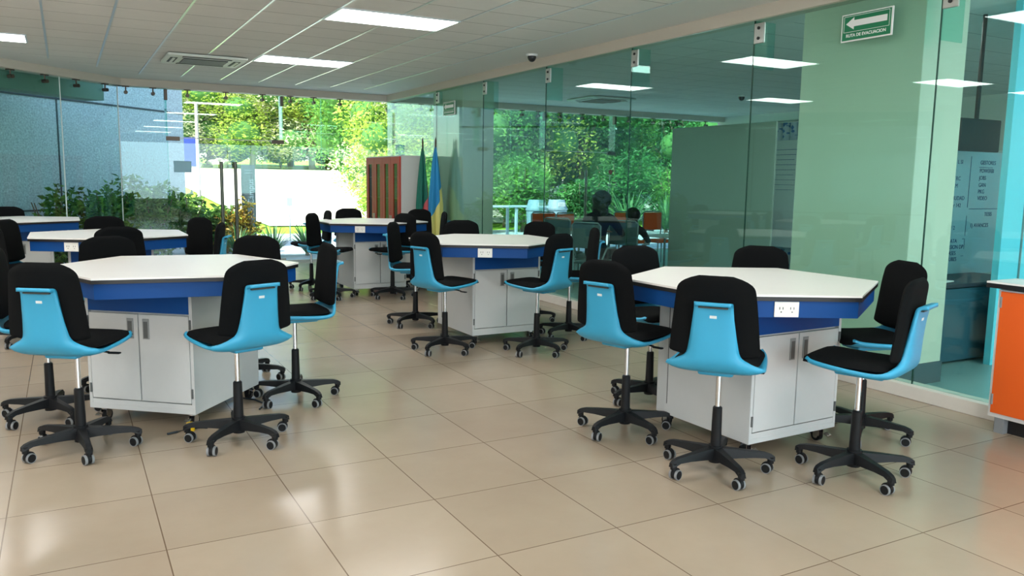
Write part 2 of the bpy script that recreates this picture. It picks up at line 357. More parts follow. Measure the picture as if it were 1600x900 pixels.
# ------------------------------------------------------------------ ceiling lights
def ceiling_light(x, y, label):
    t = thing('ceiling_light', label, 'ceiling light', (x, y, ZC), 0, 'recessed ceiling light panels')
    b = MB()
    for sx, sy, dx, dy in ((0, .306, 1.234, .02), (0, -.306, 1.234, .02), (.607, 0, .02, .63), (-.607, 0, .02, .63)):
        b.box((sx, sy, -.006), (dx, dy, .014))
    b.build('frame', 'grid_metal', t)
    MB().box((0, 0, -.004), (1.194, .59, .008)).build('diffuser', 'panel_light', t)
LX = (-4.3+.9, -.92, 2.975)
names = {(2, 8.02): 'bright rectangular ceiling light panel nearest the camera, top centre of the photo',
         (2, 11.5): 'bright ceiling light panel beside the air conditioning cassette, nearer the window wall',
         (1, 11.5): 'bright ceiling light panel cut off by the left edge of the photo'}
for i, x in enumerate(LX):
    for y in (-2.5, 1.0, 4.5, 8.02, 11.5):
        if i == 0 and y > 9: continue
        ceiling_light(x, y, names.get((i, y), 'ceiling light panel outside the frame, row %s of column %s from the window wall' % (
            {11.5: 'one', 8.02: 'two', 4.5: 'three', 1.0: 'four', -2.5: 'five'}[y], {0: 'one', 1: 'two', 2: 'three'}[i])))
ceiling_light(7.05, 5.55, 'lit ceiling light panel of the next room hidden behind the near column')  # this panel and those below are unseen, added to light the next room
ceiling_light(7.0, 1.6, 'ceiling light panel of the next room, beyond the right edge of the photo')
ceiling_light(7.6, -1.3, 'ceiling light panel of the next room by its back wall, outside the photo')
ceiling_light(11.4, 2.2, 'far ceiling light panel of the next room, outside the photo')
ceiling_light(11.4, -1.3, 'far corner ceiling light panel of the next room, outside the photo')
# air conditioning cassettes
def cassette(x, y, label):
    t = thing('air_conditioner', label, 'air conditioner', (x, y, ZC-.009), 0, 'ceiling cassette air conditioners')
    MB().box((0, 0, -.018), (1.0, .92, .036), bev=.012).build('panel', 'ac_white', t)
    g = MB().box((0, 0, -.040), (.56, .50, .012)).build('grille', 'ac_dark', t)
    b = MB()
    for k in range(7): b.box((0, -.21+.07*k, -.047), (.56, .018, .006))
    b.build('grille_slats', 'handle_rim', g)
    for dx, dy, sx, sy in ((0, .36, .62, .09), (0, -.36, .62, .09), (.40, 0, .09, .5), (-.40, 0, .09, .5)):
        f = MB().box((dx, dy, -.037), (sx, sy, .006)).build('air_slot', 'ac_dark', t)
        MB().box((dx, dy, -.044), (sx*.96 if sx > sy else sx*.35, sy*.96 if sy > sx else sy*.35, .006), rot=Euler((R(12) if sx > sy else 0, R(12) if sy > sx else 0, 0))).build('louvre', 'ac_white', f)
cassette(1.75, 12.05, 'square ceiling air conditioning cassette between the two left ceiling lights')
cassette(9.2, 13.3, 'ceiling air conditioning cassette in the room behind the glass partition')
def dome(x, y, label):
    t = thing('dome_camera', label, 'security camera', (x, y, ZC), 0, 'dome security cameras')
    MB().cyl((0, 0, 0), (0, 0, -.025), .075, .07, n=32).build('mount_ring', 'sign_white', t, smooth=True)
    b = MB(); b.sphere((0, 0, -.035), (.055, .055, .062), 24, 12); b.build('dome', 'screen_black', t, smooth=True)
dome(5.28, 9.2, 'black dome security camera on white ring above the glass partition')
dome(10.9, 11.3, 'small dome security camera on the ceiling of the room behind the glass')

# ------------------------------------------------------------------ hexagonal lab tables
HR, TW, TD = .81, .75, .81
def hexpts(r): return [(r*math.cos(R(30+60*k)), r*math.sin(R(30+60*k))) for k in range(6)]
def make_table():
    t = thing('laboratory_table', 'x', 'table', (0, 0, 0), 0, 'hexagonal mobile laboratory tables')
    MB().prism(hexpts(HR), .988, 1.0).build('tabletop', 'table_laminate', t)
    MB().prism(hexpts(HR-.001), .965, .988).build('edge_band', 'black_edge', t)
    # skirt: hollow hexagonal apron
    b = MB(); o_, i_ = hexpts(HR-.02), hexpts(HR-.045)
    for k in range(6):
        k2 = (k+1) % 6
        b.prism([o_[k], o_[k2], i_[k2], i_[k]], .872, .965)
    b.build('apron', 'table_blue', t)
    body = MB(); body.box((0, 0, .115), (TW, TD, .03)); body.box((0, 0, .95), (TW-.01, TD-.01, .028))
    body.box((-TW/2+.011, 0, .535), (.022, TD, .83)); body.box((TW/2-.011, 0, .535), (.022, TD, .83))
    body.box((0, TD/2-.011, .535), (TW, .022, .83)); body.box((0, -TD/2+.012, .145), (TW, .02, .035)); body.box((0, 0, .55), (TW-.04, TD-.06, .018))
    body.box((0, -TD/2+.03, .53), (TW-.04, .01, .75))
    body = body.build('cabinet_body', 'cabinet_grey', t)
    MB().box((-TW/2-.001, TD/2-.10, .50), (.003, .004, .66)).build('side_seam', 'seam', body)
    MB().box((0, -TD/2+.010, .84), (TW-.044, .02, .20)).build('top_panel', 'table_blue', t)
    for s in (-1, 1):
        w = TW/2-.026
        d = MB().box((s*(w/2+.0025), -TD/2+.008, .448), (w-.004, .02, .558), bev=.002).build('door', 'cabinet_grey', t)
        f = MB().box((s*.055, -TD/2-.004, .635), (.045, .006, .13), bev=.002).build('handle', 'handle_rim', d)
        MB().box((s*.058, -TD/2-.008, .635), (.022, .006, .10), bev=.002).build('handle_recess', 'ac_dark', f) if False else None
        MB().box((s*.055, -TD/2-.0075, .630), (.028, .003, .105)).build('finger_pull', 'handle_recess', d)
        for z in (.235, .675): MB().cyl((s*(TW/2-.016), -TD/2-.003, z-.03), (s*(TW/2-.016), -TD/2-.003, z+.03), .007, n=10).build('hinge', 'handle_recess', d)
    # power outlet on the apron side between the vertices at 210 and 270 degrees
    a = R(240); rad = (HR-.02)*math.cos(R(30))+.004
    so_ = MB().box((rad*math.cos(a), rad*math.sin(a), .918), (.008, .135, .085), bev=.003, rot=Euler((0, 0, a))).build('power_outlet', 'socket_white', t)
    b = MB()
    for k in (-1, 1):
        for dy, dz, w, h in ((-.009, .006, .004, .014), (.009, .006, .004, .014), (0, -.014, .007, .007)):
            q = Vector((rad+.0045, k*.03+dy, .918+dz)); q2 = Matrix.Rotation(a, 3, 'Z') @ Vector((rad+.0045, k*.03+dy, 0))
            b.box((q2.x, q2.y, q.z), (.002, w, h), rot=Euler((0, 0, a)))
    b.build('outlet_slots', 'bolt', so_)
    for sx in (-1, 1):
        for sy in (-1, 1):
            x, y = sx*(TW/2-.06), sy*(TD/2-.06)
            c = MB(); c.box((x, y, .096), (.075, .075, .006)); c.cyl((x, y, .093), (x, y, .078), .02)
            c.box((x-.02, y+.012, .06), (.004, .045, .045)); c.box((x+.02, y+.012, .06), (.004, .045, .045)); c.box((x, y+.006, .079), (.042, .04, .004))
            c = c.build('caster', 'chrome', t)
            MB().cyl((x-.015, y+.02, .035), (x+.015, y+.02, .035), .034, n=24).build('wheel', 'plastic_black', c, smooth=True)
            MB().cyl((x-.017, y+.02, .035), (x+.017, y+.02, .035), .018, n=20).build('hub_cap', 'chrome', c, smooth=True)
            MB().box((x, y+sy*.058, .058), (.034, .035, .012), bev=.003, rot=Euler((R(-20*sy), 0, 0))).build('brake_pedal', 'chrome', c)
    return t
TABLES = [((3.752, 3.736), .030, 'white topped hexagonal lab table nearest the camera on the right, close to the glass partition'),
          ((.620, 5.865), -.690, 'white topped hexagonal lab table in the left foreground, turned with doors facing left'),
          ((3.745, 7.350), .010, 'hexagonal lab table in the middle of the room, behind the right foreground table'),
          ((3.735, 10.98), .0, 'hexagonal lab table farthest back on the right, before the red framed display cabinet'),
          ((.370, 9.200), .0, 'hexagonal lab table on the left behind the foreground one, socket on its front apron'),
          ((-.550, 12.40), .0, 'hexagonal lab table farthest back on the left, by the planted window')]
t0 = make_table()
for i, ((x, y), r, lab) in enumerate(TABLES):
    t = t0 if i == 0 else copy_tree(t0)
    t.location = (x, y, 0); t.rotation_euler = (0, 0, r); t['label'] = lab

# ------------------------------------------------------------------ task stools (local +Y is the way the stool faces)
def outline_slab(pts_fn, nu, thick, name, m, parent):
    pass
def cushion(name, m, parent, prof, halfw, thick, n=10, pw=4.0):
    """prof: centre line (y, z) stations with half widths; a padded slab with rounded rim"""
    b = MB(); top, bot = [], []; N = len(prof)
    for i, (y, z) in enumerate(prof):
        t = Vector((prof[min(i+1, N-1)][0]-prof[max(i-1, 0)][0], prof[min(i+1, N-1)][1]-prof[max(i-1, 0)][1])).normalized()
        nrm = Vector((-t.y, t.x)); rt, rb = [], []
        e = min(i, N-1-i)/3.0; ed = min(1, e)**.5 if e < 1 else 1
        for k in range(n+1):
            u = -1+2*k/n; x = halfw[i]*(abs(u)**.9)*(1 if u > 0 else -1)
            h = thick*.5*max(0.0, (1-abs(u)**pw))**.5*(.35+.65*ed)
            if i in (0, N-1): h = .001
            rt.append(b.b.verts.new((x, y+nrm.x*h, z+nrm.y*h))); rb.append(b.b.verts.new((x, y-nrm.x*h, z-nrm.y*h)))
        top.append(rt); bot.append(rb)
    for g, fl in ((top, 0), (bot, 1)):
        for i in range(N-1):
            for k in range(n):
                q = (g[i][k], g[i][k+1], g[i+1][k+1], g[i+1][k]); b.b.faces.new(q[::-1] if fl else q)
    bmesh.ops.remove_doubles(b.b, verts=b.b.verts, dist=.0025)
    # sew the open rim
    o = b.build(name, m, parent, smooth=True)
    return o
def bez(pts, n):
    """Catmull-Rom through the points"""
    P = [Vector(p) for p in pts]; P = [P[0]*2-P[1]]+P+[P[-1]*2-P[-2]]; out = []
    segs_ = len(P)-3
    for j in range(n+1):
        t = j/n*segs_; i = min(int(t), segs_-1); f = t-i; a, b_, c, d = P[i:i+4]
        out.append(.5*((2*b_)+(c-a)*f+(2*a-5*b_+4*c-d)*f*f+(-a+3*b_-3*c+d)*f**3))
    return out
SHELL = [(.235, .640, .205), (.19, .624, .224), (.08, .612, .240), (-.05, .604, .250), (-.15, .604, .256), (-.215, .620, .250), (-.252, .655, .195),
         (-.268, .70, .138), (-.274, .78, .119), (-.280, .87, .108), (-.286, .950, .100), (-.300, .980, .098), (-.338, .986, .092)]
def make_stool():
    t = thing('task_stool', 'x', 'stool', (0, 0, 0), 0, 'blue shelled task stools around the lab tables')
    b = MB(); b.cyl((0, 0, .055), (0, 0, .150), .036, .040, n=20)
    for k in range(5):
        a = R(72*k); ca, sa = math.cos(a), math.sin(a); st = []
        for r_, w, z0, z1 in ((.02, .040, .078, .140), (.10, .032, .086, .135), (.20, .025, .092, .127), (.27, .022, .092, .120), (.305, .021, .080, .110), (.324, .016, .074, .098)):
            st.append([b.b.verts.new((r_*ca-s*ww*sa, r_*sa+s*ww*ca, z)) for s, ww, z in ((-1, w, z0), (1, w, z0), (1, w*.62, z1), (-1, w*.62, z1))])
        for p, q in zip(st, st[1:]):
            for e in range(4): b.b.faces.new((p[e], p[(e+1) % 4], q[(e+1) % 4], q[e]))
        b.b.faces.new(st[0][::-1]); b.b.faces.new(st[-1])
        b.cyl((.303*ca, .303*sa, .060), (.303*ca, .303*sa, .098), .018, .020, n=12)
    b.build('star_base', 'plastic_black', t, smooth=True)
    rnd = random.Random(3)
    for k in range(5):
        a = R(72*k); px, py = .303*math.cos(a), .303*math.sin(a); g = a+R(90)+rnd.uniform(-1.1, 1.1)
        dx, dy = math.cos(g), math.sin(g); ox, oy = px-dy*.018, py+dx*.018       # wheel trails its pin
        c = MB(); c.cyl((ox-dx*.010, oy-dy*.010, .034), (ox+dx*.010, oy+dy*.010, .034), .031, n=20)
        c.cyl((px, py, .030), (px, py, .068), .010, n=10)
        for s in (-1, 1): c.cyl((ox+s*dx*.010, oy+s*dy*.010, .028), (ox+s*dx*.0255, oy+s*dy*.0255, .028), .0235, n=20)
        c = c.build('caster', 'plastic_black', t, smooth=True)
        w = MB()
        for s in (-1, 1):
            pts = []
            w.cyl((ox+s*dx*.011, oy+s*dy*.011, .028), (ox+s*dx*.0245, oy+s*dy*.0245, .028), .028, n=24)
        w.build('tyre', 'rim_grey', c, smooth=True)
    b = MB(); b.cyl((0, 0, .13), (0, 0, .365), .030, .026, n=24); b.cyl((0, 0, .365), (0, 0, .372), .026, .020, n=24)
    b.build('column_sleeve', 'plastic_black', t, smooth=True)
    MB().cyl((0, 0, .36), (0, 0, .60), .0145, n=20).build('gas_lift', 'chrome', t, smooth=True)
    # shell
    sm = bez(SHELL, 44); b = MB(); rows = []; nu = 14
    for i, p in enumerate(sm):
        q0, q1 = sm[max(i-1, 0)], sm[min(i+1, len(sm)-1)]; tv = Vector((q1.x-q0.x, q1.y-q0.y)).normalized(); nn = Vector((tv.y, -tv.x))
        if nn.y < 0 and i < 20: nn = -nn
        nn = Vector((tv.y, -tv.x)); row = []
        for k in range(nu+1):
            u = -1+2*k/nu; h = .030*abs(u)**5*max(0.0, min(1.0, (36-i)/10))
            row.append(b.b.verts.new((u*p.z, p.x+nn.x*h, p.y+nn.y*h)))
        rows.append(row)
    for r0, r1 in zip(rows, rows[1:]):
        for k in range(nu): b.b.faces.new((r0[k], r0[k+1], r1[k+1], r1[k]))
    sh = b.build('seat_shell', 'shell_blue', t, smooth=True)
    md = sh.modifiers.new('solid', 'SOLIDIFY'); md.thickness = .019; md.offset = 0
    b = MB(); b.box((0, -.306, .966), (.150, .020, .010), bev=.003); b.build('handle_slot', 'ac_dark', t)
    b = MB(); b.box((0, -.02, .590), (.19, .26, .034), bev=.015, seg=3); b.build('seat_mount', 'shell_blue', t, smooth=True)
    MB().box((0, -.2875, .925), (.036, .002, .014)).build('maker_label', 'label_white', t) if False else None
    lb = MB(); lb.box((0, 0, 0), (.036, .002, .015), bev=.0008); lb = lb.build('maker_label', 'label_white', t); lb.location = (0, -.2925, .915); lb.rotation_euler = (R(6), 0, 0)
    # cushions
    sp = bez([(-.205, .648), (-.19, .650), (-.12, .648), (0, .648), (.12, .652), (.20, .655), (.235, .648), (.250, .632)], 16)
    hw = [.10, .18, .205, .215, .222, .225, .226, .226, .226, .225, .224, .222, .219, .214, .205, .190, .16]
    cushion('seat_cushion', 'fabric_black', t, [(p.x, p.y) for p in sp], hw, .052)
    bp = bez([(-.214, .690), (-.220, .74), (-.228, .82), (-.234, .90), (-.240, .98), (-.248, 1.05), (-.258, 1.125)], 34)
    hw = []
    for q in range(35):
        f = q/34; c_ = max(0, (f-.80)/.20); d_ = max(0, (.12-f)/.12)
        hw.append((.238-.046*f**1.3)*(1-.55*c_**3.2)*(1-.50*d_**2.4))
    cushion('back_cushion', 'fabric_black', t, [(p.x, p.y) for p in bp], hw, .048)
    b = MB(); b.tube([(.05, .03, .590), (.13, .04, .583), (.17, .045, .578)], .006); b.box((.20, .048, .574), (.07, .028, .010), bev=.004)
    b.build('height_lever', 'plastic_black', t, smooth=True)
    return t
ST = [  # x, y, facing (deg, world), label
 (3.091, 4.104, 16, 'blue shelled stool left of the right foreground table, facing right in profile'),
 (3.113, 3.292, 38, 'blue shelled stool seen from behind at the front left corner of the right foreground table'),
 (3.757, 2.893, 110, 'blue shelled stool nearest the right edge, at the front corner of the right foreground table'),
 (4.400, 3.365, 163, 'blue shelled stool at the right side of the right foreground table, behind the nearest one'),
 (3.690, 4.620, -95, 'stool behind the far left corner of the right foreground table, dark back showing'),
 (4.440, 4.390, -146, 'stool behind the right foreground table against the green column, back top showing'),
 (.011, 5.213, 56, 'blue shelled stool at the front left corner of the left foreground table, seen from behind'),
 (.855, 4.989, 110, 'blue shelled stool at the front right corner of the left foreground table'),
 (1.395, 5.777, 182, 'blue shelled stool in profile right of the left foreground table, facing left'),
 (-.153, 6.013, -8, 'stool at the left end of the left foreground table, behind the front left one'),
 (1.170, 6.520, -130, 'stool behind the far right corner of the left foreground table, base beside the cabinet'),
 (.330, 6.720, -75, 'stool behind the far left edge of the left foreground table, before the socket table'),
 (3.310, 8.240, -38, 'stool at the far left corner of the middle table, back turned to the window wall'),
 (3.047, 6.854, 18, 'blue shelled stool at the front left corner of the middle table, facing right'),
 (3.799, 6.444, 110, 'blue shelled stool at the front corner of the middle table, facing left'),
 (4.495, 6.979, 158, 'blue shelled stool on the right side of the middle table, next to the glass curb'),
 (3.960, 8.350, -105, 'stool behind the middle table, back top before the dark green column'),
 (4.560, 7.950, -150, 'stool at the far right corner of the middle table, back top before the glass'),
 (3.036, 10.554, -40, 'blue shelled stool at the front left corner of the farthest right table, facing right'),
 (3.044, 11.550, 178, 'stool base and back partly hidden left of the farthest right table'),
 (3.810, 12.000, -92, 'stool behind the farthest right table, back top against the bright lawn'),
 (4.610, 11.620, -140, 'stool behind the farthest right table, back top below the display cabinet'),
 (4.560, 10.900, 165, 'stool on the right side of the farthest right table, seen edge on beside the flags'),
 (3.809, 10.300, 205, 'blue shelled stool in front of the farthest right table, partly hidden by a nearer stool'),
 (.400, 8.460, 92, 'stool before the socket table on the left, black back overlapping its top'),
 (.370, 10.02, -90, 'stool behind the socket table on the left, back top before the hedge'),
 (1.110, 9.650, -148, 'stool at the far right corner of the socket table, before the glass doors'),
 (1.130, 8.750, 160, 'stool at the near right corner of the socket table, seen edge on before the doors'),
 (-.340, 9.610, -32, 'stool at the far left corner of the socket table, upper of two overlapping backs'),
 (-.380, 8.820, 28, 'stool at the near left corner of the socket table, cut by the left photo edge'),
 (-.700, 13.15, -85, 'stool behind the farthest left table, back top under the ivy at the left photo edge'),
]
s0 = make_stool()
rb = random.Random(11)
BASE_YAW = {0: -18.7, 1: -34.3, 2: -32.8, 3: .4, 4: -33.1, 6: -11.9, 7: 13.3, 8: -1.4, 9: 6.6, 12: -2.5, 13: -1, 14: -8.7, 15: -16.1, 18: -12.5, 23: -9.4}
for i, (x, y, a, lab) in enumerate(ST):
    t = s0 if i == 0 else copy_tree(s0)
    t.location = (x, y, 0); t.rotation_euler = (0, 0, R(a-90)); t['label'] = lab
    yaw = BASE_YAW.get(i, rb.uniform(-36, 36))                      # the castor star turns freely under the seat
    for ch in t.children:
        if ch.name.split('.')[0] in ('star_base', 'caster'): ch.rotation_euler = (0, 0, R(yaw-(a-90)))

# ------------------------------------------------------------------ orange fronted bench at the right edge
t = thing('bench_cabinet', 'orange fronted white bench cabinet with pale worktop at the right edge of the photo', 'cabinet', (5.28, 2.0, 0))
MB().box((.13, .02, .52), (.26, 2.1, .84), bev=.003).build('body', 'white_body', t)
MB().box((.15, .02, .05), (.2, 2.06, .10)).build('plinth', 'black_edge', t)
MB().box((.03, .99, .05), (.06, .06, .10)).build('foot', 'rim_grey', t)
MB().box((.125, .03, .985), (.33, 2.2, .012)).build('worktop', 'table_laminate', t)
MB().box((.125, .03, .964), (.33, 2.2, .03)).build('edge_band', 'black_edge', t)
for k in range(3):
    y = .72-.68*k
    d = MB().box((-.006, y, .53), (.016, .655, .80), bev=.002).build('door', 'orange_door', t)
    for z in (.22, .86): MB().cyl((-.012, y+.322, z-.035), (-.012, y+.322, z+.035), .008, n=10).build('hinge', 'handle_rim', d)

# ------------------------------------------------------------------ evacuation signs
def evac_sign(y, z, w, h, label, x=XG-.02):
    t = thing('evacuation_sign', label, 'sign', (x, y, z), 0, 'evacuation route signs')
    MB().box((0, 0, 0), (.012, w, h), bev=.004).build('border', 'sign_white', t)
    MB().box((-.0065, 0, 0), (.003, w*.94, h*.90)).build('panel', 'sign_green', t)
    # arrow points along +Y (left in the photo)
    b = MB(); a = .05
    pts = [(w*.40, h*.14), (w*.24, h*.36), (w*.24, h*.25), (-w*.40, h*.25), (-w*.40, h*.03), (w*.24, h*.03), (w*.24, -h*.08)]
    v0 = [b.b.verts.new((-.0085, p, q)) for p, q in pts]; v1 = [b.b.verts.new((-.0100, p, q)) for p, q in pts]
    b.b.faces.new(v0); b.b.faces.new(v1[::-1])
    for i in range(7): b.b.faces.new((v0[i], v0[(i+1) % 7], v1[(i+1) % 7], v1[i]))
    b.build('arrow', 'sign_white', t)
    b = MB()
    for dy, dz, sy, sz in ((0, h*.405, w*.88, h*.015), (0, -h*.155, w*.88, h*.015), (w*.44, h*.125, w*.008, h*.56), (-w*.44, h*.125, w*.008, h*.56)): b.box((-.0085, dy, dz), (.002, sy, sz))
    b.build('outline', 'sign_white', t)
    text_mesh('RUTA DE EVACUACION', h*.155, (-.0085, 0, -h*.29), (R(90), 0, R(-90)), 'sign_white', t, bold=h*.004, space=1.02)
evac_sign(4.455, 2.837, .47, .215, 'green evacuation route sign with white arrow on the glass before the near column')
evac_sign(12.385, 2.735, .45, .215, 'small evacuation route sign with arrow on the glass before the far column')

# ------------------------------------------------------------------ red framed display cabinet and flags
t = thing('display_cabinet', 'tall white display cabinet with red framed glass doors by the window wall', 'cabinet', (5.02, 13.12, 0))
b = MB(); W_ = 1.80; D_ = .44; H_ = 1.98
b.box((D_/2, .012, H_/2), (D_, .024, H_)); b.box((D_/2, W_-.012, H_/2), (D_, .024, H_)); b.box((D_/2, W_/2, H_/2), (D_, .024, H_))
b.box((D_/2, W_/2, H_-.012), (D_, W_, .024)); b.box((D_/2, W_/2, .05), (D_, W_, .10)); b.box((D_-.01, W_/2, H_/2), (.02, W_, H_))
b.build('carcass', 'cabinet_side', t)
for k in range(4):
    z = .50+.37*k
    MB().box((D_/2, W_/2, z), (D_-.06, W_-.06, .018)).build('shelf', 'sign_white', t)
for k in range(4):
    y = .02+(W_-.04)*(k+.5)/4; w = (W_-.04)/4-.008; b = MB()
    for s in (-1, 1): b.box((-.012, y+s*(w/2-.06), 1.04), (.022, .12, 1.84))
    for z in (.17, 1.90): b.box((-.012, y, z), (.022, w, .12))
    d = b.build('door', 'cabinet_red', t)
    MB().box((-.012, y, 1.04), (.006, w-.22, 1.70)).build('door_glass', 'cabinet_glass', d)
    s = 1 if k % 2 == 0 else -1
    MB().box((-.030, y+s*(w/2-.03), .88), (.014, .018, .14), bev=.004).build('handle', 'fitting_metal', d)
def flag(x, y, m, label, ph):
    t = thing('flag', label, 'flag', (x, y, 0), 0, 'furled flags beside the display cabinet')
    MB().cyl((0, 0, 0), (0, 0, .05), .16, .12, n=24).build('stand', 'flag_pole', t, smooth=True)
    b = MB(); b.cyl((0, 0, .05), (0, 0, 2.18), .014, n=12); b.cyl((0, 0, 2.18), (0, 0, 2.28), .018, .002, n=10); b.build('pole', 'flag_pole', t, smooth=True)
    b = MB(); rows = []; uv = {}
    for i in range(31):
        f = i/30; z = 2.12-1.55*f; w = .015+.14*min(1, f*1.6)**.8; row = []
        for k in range(41):
            u = k/40; a = 2*math.pi*u
            rr = w*(.75+.28*math.sin(a*5+ph+f*1.5)+.1*math.sin(a*3+f*4))
            v = b.b.verts.new((rr*math.cos(a)*.75, rr*math.sin(a), z)); row.append(v); uv[v] = (f*.62+.25*abs((u-.5)*2)+.0, u)
        rows.append(row)
    for r0, r1 in zip(rows, rows[1:]):
        for k in range(40): b.b.faces.new((r0[k], r0[k+1], r1[k+1], r1[k]))
    lay = b.b.loops.layers.uv.new('uv')
    for fc in b.b.faces:
        for lp in fc.loops: lp[lay].uv = uv[lp.vert]
    b.build('cloth', m, t, smooth=True, fixn=False)
flag(5.30, 12.86, 'flag_a', 'furled green and red flag on a dark pole beside the display cabinet', 0)
flag(5.40, 12.55, 'flag_b', 'furled blue and yellow flag between the green one and the column', 1.3)

# ------------------------------------------------------------------ small things on the floor by the left foreground table
t = thing('plug', 'yellow plug with a dark cord on the floor under the left foreground table', 'plug', (.62, 5.32, 0))
b = MB(); b.cyl((0, 0, .0), (0, 0, .052), .024, .026, n=20); b.build('plug_body', 'yellow', t, smooth=True)
b = MB(); b.tube([(-.14, -.03, .008), (-.08, -.01, .008), (-.02, .02, .008), (.05, .03, .008), (.10, 0, .008)], .007); b.build('cord', 'cable', t)
b = MB(); b.tube([(.9, 6.05, .06), (1.0, 5.98, .012), (1.12, 5.86, .008), (1.16, 5.72, .008), (1.10, 5.60, .008)], .006)
tag(b.build('power_cable', 'cable', None, smooth=True), 'thin dark cable curling on the floor beside the left foreground cabinet', 'cable')

# ------------------------------------------------------------------ the room behind the partition
t = thing('partition_panel', 'tall grey green panel standing behind the glass partition', 'panel', (7.9, 8.6, 0))
MB().box((.05, 0, 1.19), (.03, 2.02, 2.38), bev=.004).build('board', 'board_green', t)
for s in (-1, 1): MB().box((.05, s*.8, .02), (.5, .06, .04)).build('foot', 'dark_metal', t)
# patterned blue curtain with a hanging paper chart
b = MB(); rows = []
for z in (.05, 1.2, 2.45):
    rows.append([b.b.verts.new((9.0+.03*math.sin(k*1.3), 7.75+.03*k, z)) for k in range(36)])
for r0, r1 in zip(rows, rows[1:]):
    for k in range(35): b.b.faces.new((r0[k], r0[k+1], r1[k+1], r1[k]))
o = b.build('curtain', 'curtain_blue', None, smooth=True); o.modifiers.new('s', 'SOLIDIFY').thickness = .01
tag(o, 'blue patterned curtain hanging between the grey green panel and the near column', 'curtain')
cm = M['curtain_blue'].node_tree; wv = cm.nodes.new('ShaderNodeTexVoronoi'); wv.inputs['Scale'].default_value = 14; wv.distance = 'MANHATTAN'
cr = cm.nodes.new('ShaderNodeValToRGB'); cr.color_ramp.interpolation = 'CONSTANT'
cr.color_ramp.elements[0].color = (.08, .2, .42, 1); cr.color_ramp.elements[1].color = (.5, .62, .7, 1); cr.color_ramp.elements[1].position = .5
tcx = cm.nodes.new('ShaderNodeTexCoord'); cm.links.new(tcx.outputs['Object'], wv.inputs['Vector']); cm.links.new(wv.outputs['Distance'], cr.inputs[0])
cm.links.new(cr.outputs[0], cm.nodes['Principled BSDF'].inputs['Base Color'])
t = thing('paper_chart', 'long white paper chart with written lines hanging on the blue curtain', 'poster', (8.93, 8.33, 1.45))
MB().box((0, 0, 0), (.008, .60, 1.50)).build('sheet', 'paper', t)
b = MB()
for k in range(9): b.box((-.006, .0, .62-.07*k), (.002, .42-.05*(k % 3), .006))
b.build('written_lines', 'marker', t)
b = MB(); b.cyl((8.94, 7.74, 0), (8.94, 7.74, 2.5), .018); b.cyl((8.96, 7.74, 2.47), (8.96, 8.85, 2.47), .012)
tag(b.build('curtain_stand', 'fitting_metal', None, smooth=True), 'thin metal stand carrying the blue patterned curtain', 'stand')
# whiteboard, hanging screen, counter, cyan wall strip
t = thing('whiteboard', 'whiteboard with blue handwriting behind the glass at the right', 'whiteboard', (7.55, 4.95, 1.33))
MB().box((0, 0, 0), (1.85, .03, 1.22)).build('board', 'white_board', t)
b = MB(); b.box((0, 0, .615), (1.88, .04, .02)); b.box((0, 0, -.615), (1.88, .05, .02)); b.build('frame', 'fitting_metal', t)
def wtxt(s, x, z, sz=.055): text_mesh(s, sz, (x, -.017, z), (R(90), 0, 0), 'marker', t, name='handwriting', depth=.0005, align='LEFT')
for s, x, z in (('GESTORES', .42, .50), ('POWERBI', .42, .42), ('JOBS', .42, .35), ('GAN', .42, .28), ('PKG', .42, .215), ('VIDEO', .42, .15),
                ('L SI', .06, .50), ('O', .0, .42), ('TRC', .02, .34), ('LM', .02, .27), ('M', .0, .20), ('CIUDAD', .0, .15), ('Nr 142', .0, .08), ('TESIS', .56, -.01), ('1) AVANCES', .34, -.12),
                ('F 2', .03, -.14), ('DATA', .0, -.27), ('VISION DP', .0, -.33), ('BASES', .0, -.39), ('NUBES', .0, -.45)): wtxt(s, x, z)
b = MB(); b.box((.27, -.017, .31), (.005, .002, .50)); b.box((.58, -.017, .045), (.56, .002, .005)); b.box((.52, -.017, .455), (.22, .002, .004)); b.box((.27, -.017, -.12), (.005, .002, .2))
b.box((.27, -.017, -.30), (.005, .002, .10)); b.box((.25, -.017, -.25), (.04, .002, .005)); b.box((.25, -.017, -.42), (.04, .002, .005))
b.build('drawn_line', 'marker', t)
t = thing('hanging_screen', 'black screen hanging from a ceiling pole above the whiteboard', 'screen', (7.52, 4.7, 2.07))
MB().box((0, 0, 0), (.62, .05, .30), bev=.01).build('display', 'screen_black', t)
MB().cyl((.0, .03, 0), (.0, .03, ZC-2.08), .02).build('pole', 'screen_black', t)
t = thing('counter', 'dark topped teal counter under the whiteboard', 'counter', (7.15, 4.66, 0))
MB().box((0, 0, .36), (1.7, .5, .66), bev=.004).build('body', 'teal_cabinet', t)
MB().box((0, 0, .72), (1.76, .56, .035), bev=.004).build('countertop', 'dark_counter', t)
t = thing('tray', 'pale flat tray lying on the dark counter', 'tray', (6.82, 4.55, .738), R(10))
MB().box((0, 0, .008), (.34, .2, .012), bev=.004).build('tray_base', 'paper', t)
MB().box((.09, .11, .03), (.05, .03, .045), bev=.005).build('clip', 'bolt', t)
struct(MB().box((8.02, 4.25, ZC/2), (1.6, .06, ZC)).build('wall_cyan', 'cyan_paint'))
struct(MB().box((7.52, 4.213, ZC/2), (.012, .014, ZC)).build('trim_cyan_joint', 'frame_grey'))
b = MB(); b.prism([(5.72, -4.4), (14.1, -4.4), (14.1, YF-.1), (5.72, YF-.1)], .001, .006); struct(b.build('floor_next_room', 'next_floor'))
